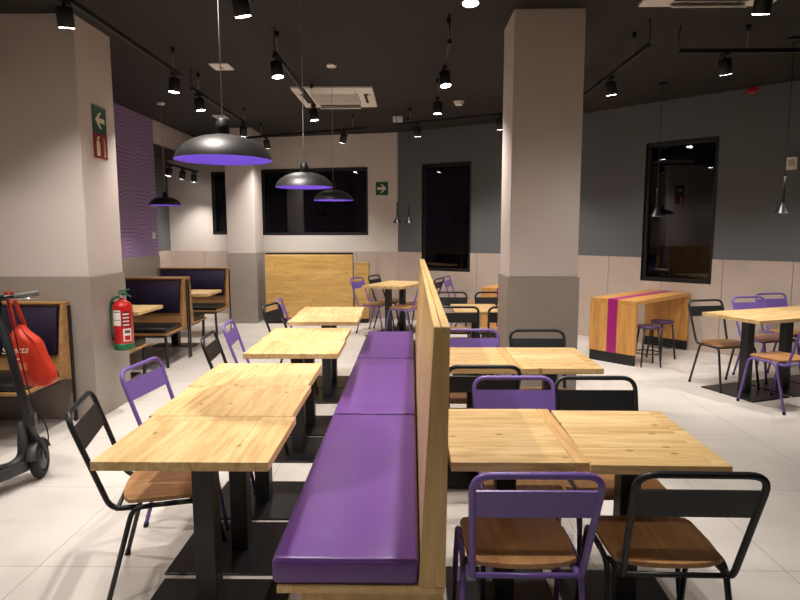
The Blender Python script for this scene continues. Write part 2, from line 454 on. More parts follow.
# ------------------------------------------------------------------ chairs
def chair_proto(kind):
    t = thing('bistro_chair', '', 'chair')
    mm = M[kind]; r = .0113
    # backrest hoop of bent tube
    pts = [(-.185, -.10, .428), (-.185, -.215, .428), (-.207, -.36, .862), (.207, -.36, .862), (.185, -.215, .428), (.185, -.10, .428)]
    obj('back_frame', tb(fillet(pts, [0, .05, .07, .07, .05, 0], 6), .0118, 10), mm, t, True)
    def yz(z): k = (z-.428)/.434; return -.215-.145*k, .185+.022*k
    bm = bmesh.new(); V = []
    for z in (.700, .803):
        y, w = yz(z); V.append([(-w+.004, y, z), (w-.004, y, z)])
    for dy in (0, .004):
        pass
    a = [Vector(V[0][0]), Vector(V[0][1]), Vector(V[1][1]), Vector(V[1][0])]
    off = Vector((0, .0035, .0013))
    f0 = [bm.verts.new(p-off) for p in a]; f1 = [bm.verts.new(p+off) for p in a]
    bm.faces.new(f0); bm.faces.new(f1[::-1])
    for i in range(4): bm.faces.new((f0[i], f1[i], f1[(i+1) % 4], f0[(i+1) % 4]))
    obj('backrest', bm, mm, t)
    # plywood seat, rounded at the back
    ol = []
    for k in range(13):
        u = -1 + 2*k/12; ol.append((.192*u, -.135-.05*math.sqrt(max(0, 1-u*u*.98)) ))
    ol = [(x, y) for x, y in ol]
    fr = [(.198, -.02), (.198, .13), (.185, .158), (.15, .168), (-.15, .168), (-.185, .158), (-.198, .13), (-.198, -.02)]
    bm = prism(bmesh.new(), ol+fr, .448, .466, 'Z', bev=.004)
    obj('seat', bm, M['seatwood'], t)
    # legs with the bend at their top, rails and cross tubes
    bm = bmesh.new()
    for s in (-1, 1):
        rear = fillet([(s*.222, -.245, .004), (s*.208, -.125, .432), (s*.206, -.04, .436)], .05, 5)
        front = fillet([(s*.218, .225, .004), (s*.206, .145, .438), (s*.206, .06, .437)], .05, 5)
        for path in (rear, front):
            l = obj('leg', tb(path, r, 9), mm, t, True)
            f = Vector(path[0]); g = f + (Vector(path[1])-f).normalized()*.022
            obj('foot_cap', tb([f-Vector((0, 0, .004)), g], r+.0022, 9), M['rubber'], l, True)
        tube(bm, [(s*.206, -.04, .436), (s*.206, .06, .437)], r, 9)
        tube(bm, [(s*.19, -.10, .428), (s*.206, -.085, .432)], r*.9, 8)
    tube(bm, [(-.19, -.19, .428), (.19, -.19, .428)], .010, 8)
    tube(bm, [(-.204, .115, .434), (.204, .115, .434)], .010, 8)
    obj('seat_frame', bm, mm, t, True)
    return t

chair_list = [
 # kind, x, y, facing, label, group
 ('black', -1.125, 2.66, (.966, .26), 'black metal chair with wooden seat nearest the camera in the left row', 'chairs along the left table row'),
 ('purple', -1.185, 3.29, (.99, -.10), 'purple metal chair directly behind the nearest black chair of the left row', 'chairs along the left table row'),
 ('black', -1.115, 4.31, (.99, .10), 'black metal chair halfway along the left row, in front of a purple one', 'chairs along the left table row'),
 ('purple', -1.14, 4.88, (.99, .10), 'purple metal chair halfway along the left row, behind a black one', 'chairs along the left table row'),
 ('black', -1.08, 6.00, (.97, -.2), 'black metal chair at the far end of the left row before the pine panel', 'chairs along the left table row'),
 ('purple', -1.09, 6.58, (.99, .1), 'purple metal chair at the far end of the left row, last before the pine panel', 'chairs along the left table row'),
 ('purple', .403, 2.14, (0, 1), 'purple metal chair in the right foreground with its back to the camera', 'chairs at the tables right of the bench'),
 ('black', .925, 2.15, (.02, 1), 'black metal chair in the right foreground with its back to the camera', 'chairs at the tables right of the bench'),
 ('purple', .540, 2.66, (0, -1), 'purple chair facing the camera across the nearest tables right of the divider', 'chairs at the tables right of the bench'),
 ('black', .960, 2.66, (0, -1), 'black chair facing the camera across the nearest tables right of the divider', 'chairs at the tables right of the bench'),
 ('black', .42, 3.63, (0, 1), 'black chair turned away at the second pair of tables right of the divider', 'chairs at the tables right of the bench'),
 ('purple', .475, 4.14, (0, -1), 'purple chair behind the second pair of tables, next to the pine divider', 'chairs at the tables right of the bench'),
 ('black', .975, 4.13, (0, -1), 'black chair behind the second pair of tables, in front of the stone pillar', 'chairs at the tables right of the bench'),
 ('black', .49, 6.23, (0, 1), 'black chair turned away at the far tables beside the divider', 'chairs at the tables right of the bench'),
 ('black', 1.00, 6.23, (0, 1), 'black chair turned away at the far tables, half hidden by the pillar', 'chairs at the tables right of the bench'),
 ('black', .505, 6.93, (0, -1), 'black chair behind the far tables facing the camera, left one beside the divider', 'chairs at the tables right of the bench'),
 ('black', 1.02, 6.93, (0, -1), 'black chair behind the far tables facing the camera, right one cut by the pillar', 'chairs at the tables right of the bench'),
 ('black', 3.28, 6.10, (.2, -.98), 'black chair near the striped counter, at the left corner of the turned table', 'chairs around the turned table on the right'),
 ('purple', 3.92, 6.42, (.2, -.98), 'left one of two purple chairs behind the turned table on the right', 'chairs around the turned table on the right'),
 ('purple', 4.38, 6.77, (.2, -.98), 'right one of two purple chairs behind the turned table on the right', 'chairs around the turned table on the right'),
 ('purple', 3.42, 5.44, (-.36, .93), 'purple chair in front of the turned table, cut by the right picture edge', 'chairs around the turned table on the right'),
 ('purple', -.52, 9.42, (.92, -.40), 'purple chair by the pine panel end at the rear turned table', 'chairs around the rear table'),
 ('black', -.27, 9.91, (.92, -.40), 'black chair left of the rear turned table, behind the purple one', 'chairs around the rear table'),
 ('purple', -.08, 9.05, (-.92, .40), 'purple chair at the near side of the rear turned table, left of the divider', 'chairs around the rear table'),
 ('black', .16, 9.56, (-.92, .40), 'black chair seen just over the divider end, beside the tall rear window', 'chairs around the rear table'),
 ('purple', .96, 9.72, (.95, -.3), 'purple chair seen over the divider, below the tall rear window', 'chairs around the rear table'),
]
protos = {}
for kind, x, y, f, lab, grp in chair_list:
    if kind not in protos:
        protos[kind] = chair_proto(kind); r = protos[kind]
        r.location = (x, y, 0); r.rotation_euler = (0, 0, rzf(*f)); r['label'] = lab; r['group'] = grp
    else:
        dup(protos[kind], (x, y, 0), rzf(*f), lab, grp)

# ------------------------------------------------------------------ pedestal tables (.525 x .655), short side along local x
TH = .785
def table_proto():
    t = thing('pedestal_table', '', 'table')
    obj('tabletop', bx(-.262, .204, -.327, .327, TH-.036, TH, bev=.003), M['top'], t)
    obj('edge_strip', bx(.2045, .262, -.327, .327, TH-.036, TH, bev=.003), M['band'], t)
    obj('column', bx(-.043, .043, -.043, .043, .012, TH-.042, bev=.004), M['column'], t)
    obj('top_bracket', bx(-.16, .16, -.16, .16, TH-.043, TH-.0365), M['blackm'], t)
    obj('base_plate', bx(-.245, .245, -.30, .30, 0, .012, bev=.002, seg=1), M['plate'], t)
    return t
L_ = 'pine tables in the left row'; R_ = 'pine tables right of the bench'; T_ = 'turned pine tables on the right'; K_ = 'turned pine tables at the back'
tl = [(-.838, 2.338), (-.858, 2.882), (-.875, 3.424), (-.812, 4.255), (-.825, 4.80), (-.80, 5.69), (-.815, 6.235)]
tn = ['nearest pine table of the left row, its corner closest to the camera', 'second pine table from the camera in the left row, pushed against the nearest one',
      'third pine table from the camera in the left row, before the gap', 'fourth pine table of the left row, first one after the gap',
      'fifth pine table of the left row, joined behind the fourth', 'sixth pine table of the left row, front one of the farthest pair', 'farthest pine table of the left row, nearest the pine panel']
tabs = [(x, y, PI/2, n, L_) for (x, y), n in zip(tl, tn)]
tabs += [(.403, 2.405, 0, 'pine table right of the divider in the foreground, in front of the purple chair', R_),
         (.908, 2.38, -.02, 'pine table at the front right, in front of the near black chair', R_),
         (.43, 3.89, 0, 'pine table of the second pair right of the divider, against the divider', R_),
         (.935, 3.885, 0, 'pine table of the second pair right of the divider, outer one before the pillar', R_),
         (.73-.005, 6.435, 0, 'pine table of the far pair seen between divider and pillar', R_),
         (1.26, 6.435, 0, 'pine table of the far pair mostly hidden behind the pillar', R_)]
av = math.atan2(.36, .935)
for k, n in enumerate(['left end table of the turned row on the right, by the black chair', 'middle table of the turned row on the right, behind the purple chair', 'right end table of the turned row, cut by the picture edge']):
    tabs.append((3.362+.5*k, 5.873+.1925*k, av, n, T_))
ak = math.atan2(.92, .40)
for k, n in ((-1, 'nearer table of the turned pair at the back, beyond the bench'), (1, 'rear table of the turned pair at the back, near the grey wall')):
    tabs.append((-.21+k*.1065, 9.4+k*.245, ak, n, K_))
tp = None; plain = None; strip0 = None
for x, y, a, n, g in tabs:
    r = None
    if tp is None:
        tp = table_proto(); tp.location = (x, y, 0); tp.rotation_euler = (0, 0, a); tp['label'] = n; tp['group'] = g
        r = tp; strip0 = [ch for ch in tp.children if ch.name.startswith('edge_strip')][0].data
    else:
        r = dup(tp, (x, y, 0), a, n, g)
        for ch in r.children:
            if ch.name.startswith('edge_strip'): ch.data = strip0
    if not ('against the divider' in n or 'front of the purple chair' in n or 'between divider' in n):
        for ch in r.children:
            if ch.name.startswith('edge_strip'):
                if plain is None: plain = ch.data.copy(); plain.materials[0] = M['top']
                ch.data = plain
    r.scale = (.957, 1, 1) if g == R_ else ((1.025, 1.0, 1) if g == L_ else (1, 1, 1))

# ------------------------------------------------------------------ the long bench with its divider
Y0, Y1 = 1.965, 6.75
b = thing('upholstered_bench', 'long purple vinyl bench with a tall pale wood divider down the middle of the room', 'bench', (0, 0, 0))
def skew(bm, k=.0075):
    for v in bm.verts: v.co.x += (v.co.y-Y0)*k
    return bm
ys = [Y0, 3.64, 5.30, Y1]
for a, c in zip(ys, ys[1:]):
    bm = bx(-.487, .035, a+.003, c-.003, .372, .472, bev=.022, seg=4)
    bmesh.ops.subdivide_edges(bm, edges=[e for e in bm.edges if abs(e.verts[0].co.y-e.verts[1].co.y) > .5], cuts=6)
    o = obj('seat_cushion', skew(bm, .003), M['vinyl'], b, True)
    pts = [(-.467, a+.004, .472), (.03, a+.004, .472)]
    obj('piping', skew(tb(pts, .004, 6), .003), M['vinyl'], o, True)
obj('seat_board', skew(bx(-.468, .126, Y0, Y1, .345, .371, bev=.002, seg=1), .003), M['benchwood_h'], b)
obj('bench_base', skew(bx(-.385, .122, Y0+.02, Y1-.02, .0, .344), .003), M['benchwood'], b)
prof = [(.036, .372), (.126, .372), (.136, 1.285), (.086, 1.285)]
bm = prism(bmesh.new(), prof, Y0+.02, Y1, 'Y'); obj('divider_panel', skew(bm), M['benchwood'], b)
bm = prism(bmesh.new(), [(.034, .372), (.128, .372), (.138, 1.287), (.084, 1.287)], Y0-.002, Y0+.019, 'Y', bev=.001); obj('end_panel', skew(bm), M['benchwood'], b)
bm = bmesh.new(); box(bm, .083, .107, Y0, Y1, 1.2855, 1.30, bev=.002, seg=1); box(bm, .1095, .139, Y0, Y1, 1.2855, 1.30, bev=.002, seg=1)
obj('top_cap', skew(bm), M['benchwood_h'], b)

# ------------------------------------------------------------------ booths on the left
def booth(label, x0, x1, y, f, group='booth seats along the left wall'):
    """back plane at y, seat on the f side (f=-1 towards the camera)."""
    t = thing('booth_bench', label, 'booth seat', ((x0+x1)/2, y, 0), 0 if f < 0 else PI, group)
    w = (x1-x0)/2; S = -1
    yb = lambda v: -v
    # local: facing -y, back at y=0
    obj('back_panel', prism(bmesh.new(), [(-.004, .36), (-.150, .42), (-.062, 1.02), (-.004, 1.02)], -w+.02, w-.02, 'X'), M['boothwood'], t)
    obj('back_cushion', prism(bmesh.new(), [(-.145, .60), (-.170, .63), (-.112, .985), (-.085, 1.0), (-.05, 1.0), (-.11, .60)], -w+.04, w-.045, 'X', bev=.012, seg=3), M['dkvinyl'], t, True)
    obj('top_rail', bx(-w, w, -.098, .0, 1.0205, 1.036, bev=.002, seg=1), M['boothwood'], t)
    for s in (-1, 1):
        e0, e1 = (s*w-.019*(s > 0), s*w+.019*(s < 0))
        obj('end_trim', prism(bmesh.new(), [(-.004, .36), (-.178, .42), (-.095, 1.02), (-.004, 1.02)], e0, e1, 'X'), M['boothwood'], t)
    obj('seat_cushion', bx(-w+.015, w-.02, -.66, -.165, .425, .485, bev=.022, seg=4), M['blkvinyl'], t, True)
    obj('seat_board', bx(-w, w, -.675, -.14, .398, .4245, bev=.002, seg=1), M['boothwood'], t)
    for s in (-1, 1):
        obj('leg', tb([(s*(w-.035), -.60, .0), (s*(w-.035), -.635, .398)], .019, 4), M['black'], t)
        obj('back_post', bx(s*w-.013*(s < 0)*1.0+.001*s-(0 if s > 0 else 0), s*w+.001*s+.013*(s > 0)+(.0 if s > 0 else 0), -.034, -.004, 0, 1.0), M['black'], t)
    obj('under_frame', bx(-w+.06, w-.06, -.58, -.10, .36, .397), M['black'], t)
    return t
booth('dark purple booth bench at the left edge in front of the pillar, behind the scooter', -4.0, -2.87, 4.945, -1)
booth('booth bench behind the left pillar, mostly hidden, its seat corner under the extinguisher', -3.99, -2.80, 5.60, 1)
booth('dark purple booth bench facing the camera right of the extinguisher', -3.99, -2.83, 7.50, -1)
booth('booth bench turned away, back to back with the one beside the extinguisher', -3.99, -2.83, 7.53, 1)
booth('farthest dark purple booth bench, facing the camera beside the back pillar', -4.0, -2.90, 9.54, -1)

def booth_table(label, x0, x1, y0, y1, pd=.26, oy=0):
    t = thing('booth_table', label, 'table', ((x0+x1)/2, (y0+y1)/2, 0), 0, 'pine tables between the booths')
    w, d_ = (x1-x0)/2, (y1-y0)/2
    obj('tabletop', bx(-w, w, -d_, d_, TH-.036, TH, bev=.003), M['top'], t)
    obj('column', bx(-.05, .05, oy-.05, oy+.05, .012, TH-.0365, bev=.004), M['column'], t)
    obj('base_plate', bx(-.3, .3, oy-pd, oy+pd, 0, .012), M['plate'], t)
booth_table('pine booth table right of the extinguisher between the dark benches', -3.95, -2.80, 6.07, 6.68)
booth_table('farther pine booth table between the double booth and the last booth', -3.95, -2.68, 7.84, 8.44, .13, .16)
booth_table('pine booth table cut by the left picture edge, behind the hanging bag', -3.99, -3.05, 3.72, 4.27)

# ------------------------------------------------------------------ pine panel, cabinet and striped counters at the back
p = thing('pine_partition', 'broad pale pine panel standing against the back wall below the wide dark window', 'partition', (-1.74, 10.30, 0))
obj('front_panel', bx(-.755, .765, 0, .10, .10, 1.205, bev=.002, seg=1), M['partition'], p)
obj('plinth', bx(-.75, .76, .012, .30, 0, .0995), M['blackm'], p)
obj('dark_edge', bx(-.775, .755, .102, .26, .10, 1.235), M['blackm'], p, label='dark top and side edge of the panel')
c = thing('side_cabinet', 'low brown wooden cabinet beside the right end of the pine panel', 'cabinet', (-.815, 10.36, 0))
obj('body', bx(-.13, .11, 0, .35, .08, 1.045, bev=.003, seg=1), M['partition'], c)
obj('plinth', bx(-.10, .10, .02, .34, 0, .0795), M['blackm'], c)
obj('worktop', bx(-.135, .115, -.005, .36, 1.0455, 1.06), M['partition'], c)

def counter(label, P, v, L, flip):
    """P: corner on the camera-side end; v: unit vector towards the wall; end panel runs across."""
    t = thing('striped_counter', label, 'counter', (P[0], P[1], 0), math.atan2(v[1], v[0]), 'striped wooden counters')
    w = .60; s0, s1 = .24, .365          # stripe
    hgt = TH
    # local x to the wall, y across (left)
    for nm, x0, x1 in (('end_panel', 0, .05), ('wall_panel', L-.05, L)):
        bm = bmesh.new()
        pn = obj(nm, bx(x0, x1, 0, w, .13, hgt-.052, bev=.002, seg=1), M['counter'], t)
        obj('plinth', bx(x0+.008, x1-.002, .006, w-.006, 0, .129), M['blackm'], t)
    ep = [c_ for c_ in t.children if c_.name.startswith('end_panel')][0]
    obj('stripe', bx(-.002, .0, w-s1, w-s0, .13, hgt), M['magenta'], ep, label='magenta stripe running up the panel')
    tp_ = obj('worktop', bx(0, L, 0, w, hgt-.05, hgt, bev=.002, seg=1), M['counter_top'], t)
    obj('stripe', bx(-.002, L, w-s1, w-s0, hgt+.0002, hgt+.002), M['magenta'], tp_, label='magenta stripe across the worktop')
    return t
counter('wooden waterfall counter with a magenta stripe and two stools under it, right of the pillar', (2.68, 7.0), (.738, .675), 1.50, 1)
counter('second striped wooden counter in the background, seen left of the pillar edge', (1.592, 8.456), (.49, .87), 1.22, 1)

def stool_proto():
    t = thing('low_stool', '', 'stool')
    obj('seat', lt([(0, .452), (.12, .452), (.14, .46), (.143, .474), (.136, .486), (.09, .482), (0, .478)], 28), M['stool'], t, True)
    for k in range(4):
        a = PI/4+k*PI/2; ca, sa = math.cos(a), math.sin(a)
        obj('leg', tb([(ca*.165, sa*.165, 0), (ca*.115, sa*.115, .452)], .0115, 8), M['black'], t, True)
    obj('foot_ring', tb([(math.cos(2*PI*k/24)*.148, math.sin(2*PI*k/24)*.148, .16) for k in range(25)], .008, 6, cap=False), M['black'], t, True)
    return t
st = stool_proto(); st.location = (2.87, 7.08, 0); st['label'] = 'nearer low stool with dark purple seat under the striped counter'; st['group'] = 'stools under the striped counter'
dup(st, (3.20, 7.48, 0), .4, 'farther low stool with dark purple seat, tucked deeper under the striped counter')

# ------------------------------------------------------------------ pendant lamps
def dome(label, x, y, zr, R=.217):
    t = thing('dome_pendant', label, 'pendant lamp', (x, y, zr), 0, 'dome pendants with purple linings')
    out = [(R, 0), (R*.985, .012), (R*.93, .036), (R*.82, .062), (R*.66, .085), (R*.46, .101), (R*.26, .110), (.03, .114)]
    obj('shade', lt(out, 48), M['dome'], t, True)
    inn = [(R-.001, .0005), (R*.975, .011), (R*.92, .034), (R*.81, .060), (R*.65, .0825), (R*.45, .098), (R*.25, .107), (0, .110)]
    obj('lining', lt(inn, 48), M['domein'], t, True)
    obj('lamp_holder', lt([(.0, .112), (.03, .112), (.03, .165), (.024, .172), (.024, .184), (0, .186)], 20), M['blackm'], t, True)
    obj('bulb', lt([(0, .045), (.02, .05), (.03, .066), (.026, .085), (.015, .1), (.015, .108)], 16), M['bulb'], t, True)
    obj('cable', tb([(0, 0, .18), (0, 0, ZC-zr)], .0028, 6), M['grille'], t, True)
    obj('ceiling_cup', lt([(0, ZC-zr-.028), (.05, ZC-zr-.028), (.055, ZC-zr-.018), (.055, ZC-zr), (0, ZC-zr)], 24), M['white'], t, True)
    l = bpy.data.lights.new('lamp_light', 'SPOT'); l.energy = PEND; l.color = WARM; l.spot_size = math.radians(125); l.spot_blend = .7; l.shadow_soft_size = .03
    lo = bpy.data.objects.new('lamp_light', l); C.objects.link(lo); lo.parent = t; lo.location = (0, 0, .04)
    g = bpy.data.lights.new('lining_light', 'POINT'); g.energy = PGLOW; g.color = (1, .9, .85); g.shadow_soft_size = .02
    go = bpy.data.objects.new('lining_light', g); C.objects.link(go); go.parent = t; go.location = (0, 0, .035)
WARM = (1, .91, .80); PEND = 20; PGLOW = 1.0
dome('nearest and largest-looking dome pendant, black with purple lining, over the left table row', -.845, 2.76, 1.94)
dome('middle dome pendant with a shiny pale top, in front of the wide back window', -.79, 4.56, 1.945)
dome('farthest dome pendant over the left table row, in front of the wide back window', -.815, 6.5, 1.945)
dome('dome pendant hanging over the booths at the left, beside the mural', -3.385, 8.32, 1.975)

def cone(label, x, y, zb):
    t = thing('cone_pendant', label, 'pendant lamp', (x, y, zb), 0, 'slim black cone pendants')
    obj('shade', lt([(.074, 0), (.014, .10), (.0135, .105)], 32), M['conemetal'], t, True)
    obj('lining', lt([(.072, .0005), (.013, .097), (0, .098)], 32), M['bulbsoft'], t, True)
    obj('stem', lt([(0, .1), (.0135, .1), (.0125, .335), (.006, .343), (0, .343)], 14), M['blackm'], t, True)
    obj('cable', tb([(0, 0, .34), (0, 0, ZC-zb)], .003, 6), M['blackm'], t, True)
    obj('ceiling_cup', lt([(0, ZC-zb-.03), (.045, ZC-zb-.03), (.05, ZC-zb-.02), (.05, ZC-zb), (0, ZC-zb)], 20), M['blackm'], t, True)
    l = bpy.data.lights.new('lamp_light', 'SPOT'); l.energy = CONE; l.color = WARM; l.spot_size = math.radians(80); l.spot_blend = .5; l.shadow_soft_size = .02
    lo = bpy.data.objects.new('lamp_light', l); C.objects.link(lo); lo.parent = t; lo.location = (0, 0, .0)
M['bulbsoft'] = mat('cone_lining', srgb(200, 190, 175), .5)
CONE = 8; M['conemetal'] = mat('black_cone_metal', srgb(40, 40, 42), .34, metal=.6)
cone('left one of two slim black cone pendants over the rear table', -.19, 9.75, 1.74)
cone('right one of two slim black cone pendants over the rear table', .0, 9.55, 1.74)
cone('slim black cone pendant over the striped counter, in front of the right window edge', 3.03, 7.40, 1.785)
cone('slim black cone pendant over the turned table on the right', 3.52, 5.72, 1.775)

# ------------------------------------------------------------------ track lighting
def track(label, a, b, z, rods=(.0, 1.0), zc=ZC):
    A, B = Vector((a[0], a[1], 0)), Vector((b[0], b[1], 0)); d_ = B-A; Ln = d_.length
    t = thing('track_rail', label, 'track rail', (a[0], a[1], z), math.atan2(d_.y, d_.x), 'black lighting tracks')
    obj('rail', bx(0, Ln, -.017, .017, 0, .034, bev=.002, seg=1), M['blackm'], t)
    for r in rods:
        s = max(.05, min(Ln-.05, r*Ln))
        w = obj('hanger_wire', tb([(s, 0, .034), (s, 0, zc-z-.02)], .0025, 5), M['grille'], t, True)
        obj('ceiling_fixing', lt([(0, zc-z-.05), (.018, zc-z-.05), (.018, zc-z), (0, zc-z)], 12, c=(s, 0, 0)), M['blackm'], t, True)
    obj('feed_cable', tb(fillet([(.02, 0, .03), (-.02, .0, .08), (.0, 0, zc-z)], .04), .005, 6), M['blackm'], t, True)
ZR = 3.13
SPOT_E = 88
def spot(label, x, y, tilt=(0, 0), e=1.0, z=ZR, cone_=104, blend=.85):
    """tilt: horizontal aim offset (dx, dy) per metre of drop."""
    t = thing('track_spotlight', label, 'spotlight', (x, y, z), 0, 'black track spotlights')
    obj('adapter', bx(-.02, .02, -.055, .055, -.028, -.001, bev=.003, seg=1), M['blackm'], t)
    obj('swivel', tb([(0, 0, -.028), (0, 0, -.05)], .009, 8), M['blackm'], t, True)
    dirv = Vector((tilt[0], tilt[1], -1)).normalized()
    q = dirv.to_track_quat('-Z', 'Y')
    bod = obj('lamp_body', lt([(0, 0), (.048, 0), (.052, -.004), (.052, -.126), (.049, -.128), (.0472, -.128), (.047, -.114)], 28), M['blackm'], t, True)
    bod.location = (0, 0, -.048); bod.rotation_euler = q.to_euler()
    ln_ = obj('lens', lt([(0, -.1305), (.0465, -.1295), (.0468, -.1285), (.0468, -.116), (0, -.116)], 24), M['spotlens'], bod, label='bright lit lens')
    if e > 0:
        l = bpy.data.lights.new('spot_light', 'SPOT'); l.energy = SPOT_E*e; l.color = (1, .935, .865); l.spot_size = math.radians(cone_); l.spot_blend = blend; l.shadow_soft_size = .035
        lo = bpy.data.objects.new('spot_light', l); C.objects.link(lo); lo.parent = bod; lo.location = (0, 0, -.138)

track('long lighting track along the left from the front pillar toward the back', (-2.26, 2.2), (-2.26, 6.1), ZR, (.3, .95))
spot('spotlight at the top left corner in front of the left pillar', -2.26, 4.06, (-.05, .25), 1.1)
spot('spotlight at the far end of the first left track', -2.26, 5.92, (-.1, .0), 1.2)
track('second lighting track on the left behind the nearest dome pendant', (-2.34, 6.6), (-2.34, 8.8), ZR, (.1, .95))
spot('spotlight at the near end of the second left track', -2.34, 6.80, (.15, .05))
spot('spotlight at the far end of the second left track, above the nearest dome', -2.34, 8.6, (-.1, .35), 1.0)
track('lighting track crossing above the wide back window', (-2.72, 10.05), (-.64, 9.15), ZR, (.15, .9))
spot('left spotlight on the track above the wide back window', -2.32, 9.87, (.1, .5), 1.4)
spot('tilted right spotlight on the track above the wide back window', -.98, 9.30, (-.35, .3), 1.2)
track('lighting track in the middle pointing at the ceiling air conditioner', (-1.16, 5.35), (-1.16, 7.55), ZR, (.05, .9))
spot('spotlight at the near end of the middle track', -1.16, 5.38, (.12, -.05))
spot('spotlight at the far end of the middle track, in front of the air conditioner', -1.16, 7.42, (.1, .05))
track('lighting track above the left table row, cut by the top picture edge', (-1.06, 2.0), (-1.06, 4.15), ZR, (.1, .95))
spot('spotlight at the top edge above the nearest dome pendant', -1.06, 3.88, (.15, .25), 1.25)
spot('spotlight over the near left tables', -1.06, 2.6, (.15, .0))
track('short lighting track above the divider with two spotlights', (.33, 5.05), (.33, 7.25), ZR, (.05, .95))
spot('nearer spotlight of the two above the divider', .33, 5.75, (.1, -.15), 1.4)
spot('farther spotlight of the two above the divider', .33, 7.05, (.0, .05))
track('lighting track above the bench, cut by the top picture edge', (.365, 1.7), (.365, 4.0), ZR, (.1, .95))
spot('spotlight at the top edge above the bench', .365, 3.72, (.0, -.1))
spot('spotlight over the foreground tables', .365, 2.55, (.05, -.05))
track('lighting track along the rear grey wall behind the pillar', (-.17, 8.86), (1.7, 7.86), ZR, (.1, .95))
spot('spotlight on the rear track above the tall rear window', .12, 8.70, (.05, .3), 1.2)
spot('spotlight on the rear track hidden behind the pillar top', 1.2, 8.13, (.15, .4), 1.5)
track('lighting track running back from the right of the pillar', (2.0, 5.2), (2.0, 7.5), ZR, (.15, .9))
spot('spotlight on the track right of the pillar', 2.0, 6.14, (.15, .15), 1.2)
spot('spotlight at the far end of the track right of the pillar', 2.0, 7.35, (.25, .2), .9)
track('lighting track on the right crossing toward the picture edge', (2.33, 5.37), (5.2, 5.37), ZR, (.2, .9))
spot('spotlight on the track at the upper right', 2.72, 5.37, (.25, .25), 1.2)
spot('spotlight over the turned table beyond the picture edge', 4.1, 5.37, (-.05, .3), 1.2)
track('low lighting track in the alcove behind the mural wall', (-3.96, 9.85), (-3.96, 11.3), 2.70, (.4, .95), 3.0)
spot('left one of the three spotlights on the alcove track', -3.96, 9.98, (-.3, .1), .35, 2.70)
spot('middle one of the three spotlights on the alcove track', -3.96, 10.55, (-.25, .4), .5, 2.70)
spot('right one of the three spotlights on the alcove track', -3.96, 11.1, (-.15, .3), .6, 2.70, 80)
track('added unseen lighting track over the front right tables', (1.15, 1.2), (1.15, 3.2), ZR, (.1, .9))  # track and its spot added to brighten the right pillar's front
spot('added unseen spotlight over the front right tables, brightening the stone pillar', 1.15, 2.95, (.02, .45), .75)
track('lighting track over the booth in front of the left pillar', (-3.3, 2.0), (-3.3, 3.6), ZR, (.1, .9))
spot('spotlight over the booth in front of the left pillar', -3.3, 3.35, (.0, .12), .34, ZR, 112, .3)
spot('added unseen spotlight at the front end of the booth track', -3.3, 2.2, (.1, .55), .25)  # extra lamp added to lift the left pillar's front
# tracks and spots added in the front of the room as fill light
track('added lighting track over the entrance floor on the left', (-2.44, -1.5), (-2.44, 1.8), ZR, (.1, .9))
spot('added fill spotlight over the scooter and left floor', -2.30, 3.2, (.0, .1), .7)
spot('added fill spotlight over the entrance floor', -2.44, .6, (.1, .35), .9)
track('added lighting track over the front aisle', (.4, -2.0), (.4, 1.2), ZR, (.1, .9))
spot('added fill spotlight over the front aisle', .4, .4, (.0, .35), .3)
track('added lighting track over the front right floor', (2.2, .5), (2.2, 4.2), ZR, (.1, .9))
spot('added fill spotlight over the front right floor', 2.2, 1.6, (.1, .2), .1)
spot('added fill spotlight over the right floor between pillar and picture edge', 2.2, 3.9, (.0, .3), .4)

# ------------------------------------------------------------------ ceiling units
def cassette(label, x, y, w=1.0, d_=1.12):
    t = thing('ceiling_air_conditioner', label, 'air conditioner', (x, y, ZC), 0, 'ceiling air conditioners')
    obj('frame_panel', bx(-w/2, w/2, -d_/2, d_/2, -.03, 0, bev=.008, seg=2), M['white'], t)
    g = obj('intake_grille', bx(-w*.3, w*.3, -d_*.27, d_*.27, -.037, -.0305), M['grille'], t)
    bm = bmesh.new()
    for k in range(16):
        yy = -d_*.25 + k*d_*.5/15; box(bm, -w*.29, w*.29, yy-.004, yy+.004, -.041, -.0375)
    obj('grille_bars', bm, M['white'], g)
    for s in (-1, 1):
        obj('air_slot', bx(-w*.28, w*.28, s*d_*.36-.03, s*d_*.36+.03, -.033, -.0305), M['slot'], t)
        obj('air_slot', bx(s*w*.40-.03, s*w*.40+.03, -d_*.24, d_*.24, -.033, -.0305), M['slot'], t)
        fl = obj('louvre', bx(-w*.28, w*.28, -.035, .035, -.006, .006, bev=.004), M['white'], t); fl.location = (0, s*(d_*.43), -.05); fl.rotation_euler = (s*.55, 0, 0)
        fl = obj('louvre', bx(-.03, .03, -d_*.22, d_*.22, -.005, .005, bev=.003), M['white'], t); fl.location = (s*w*.44, 0, -.042); fl.rotation_euler = (0, -s*.25, 0)
cassette('square white ceiling air conditioner in the middle of the dark ceiling', -.94, 8.0)
cassette('white ceiling air conditioner cut by the top edge at the upper right', 2.27, 4.30)
for (x, y, w, d_, lab) in ((-1.99, 6.54, .10, .12, 'larger white square ceiling plate near the pendant cable'), (-2.89, 9.35, .09, .15, 'small white ceiling plate above the nearest dome pendant')):
    t = thing('ceiling_plate', lab, 'ceiling plate', (x, y, ZC)); obj('cover', bx(-w, w, -d_, d_, -.014, 0, bev=.003), M['white'], t); obj('sensor', lt([(0, -.028), (.018, -.026), (.02, -.0142)], 16), M['grille'], t, True)
t = thing('smoke_detector', 'round white smoke detector on the ceiling left of the pillar', 'smoke detector', (.68, 8.36, ZC)); obj('base', lt([(0, -.02), (.07, -.02), (.075, 0), (0, 0)], 24), M['white'], t); obj('sensor_cap', lt([(0, -.05), (.045, -.05), (.055, -.04), (.055, -.0205), (0, -.0205)], 24), M['white'], t, True)
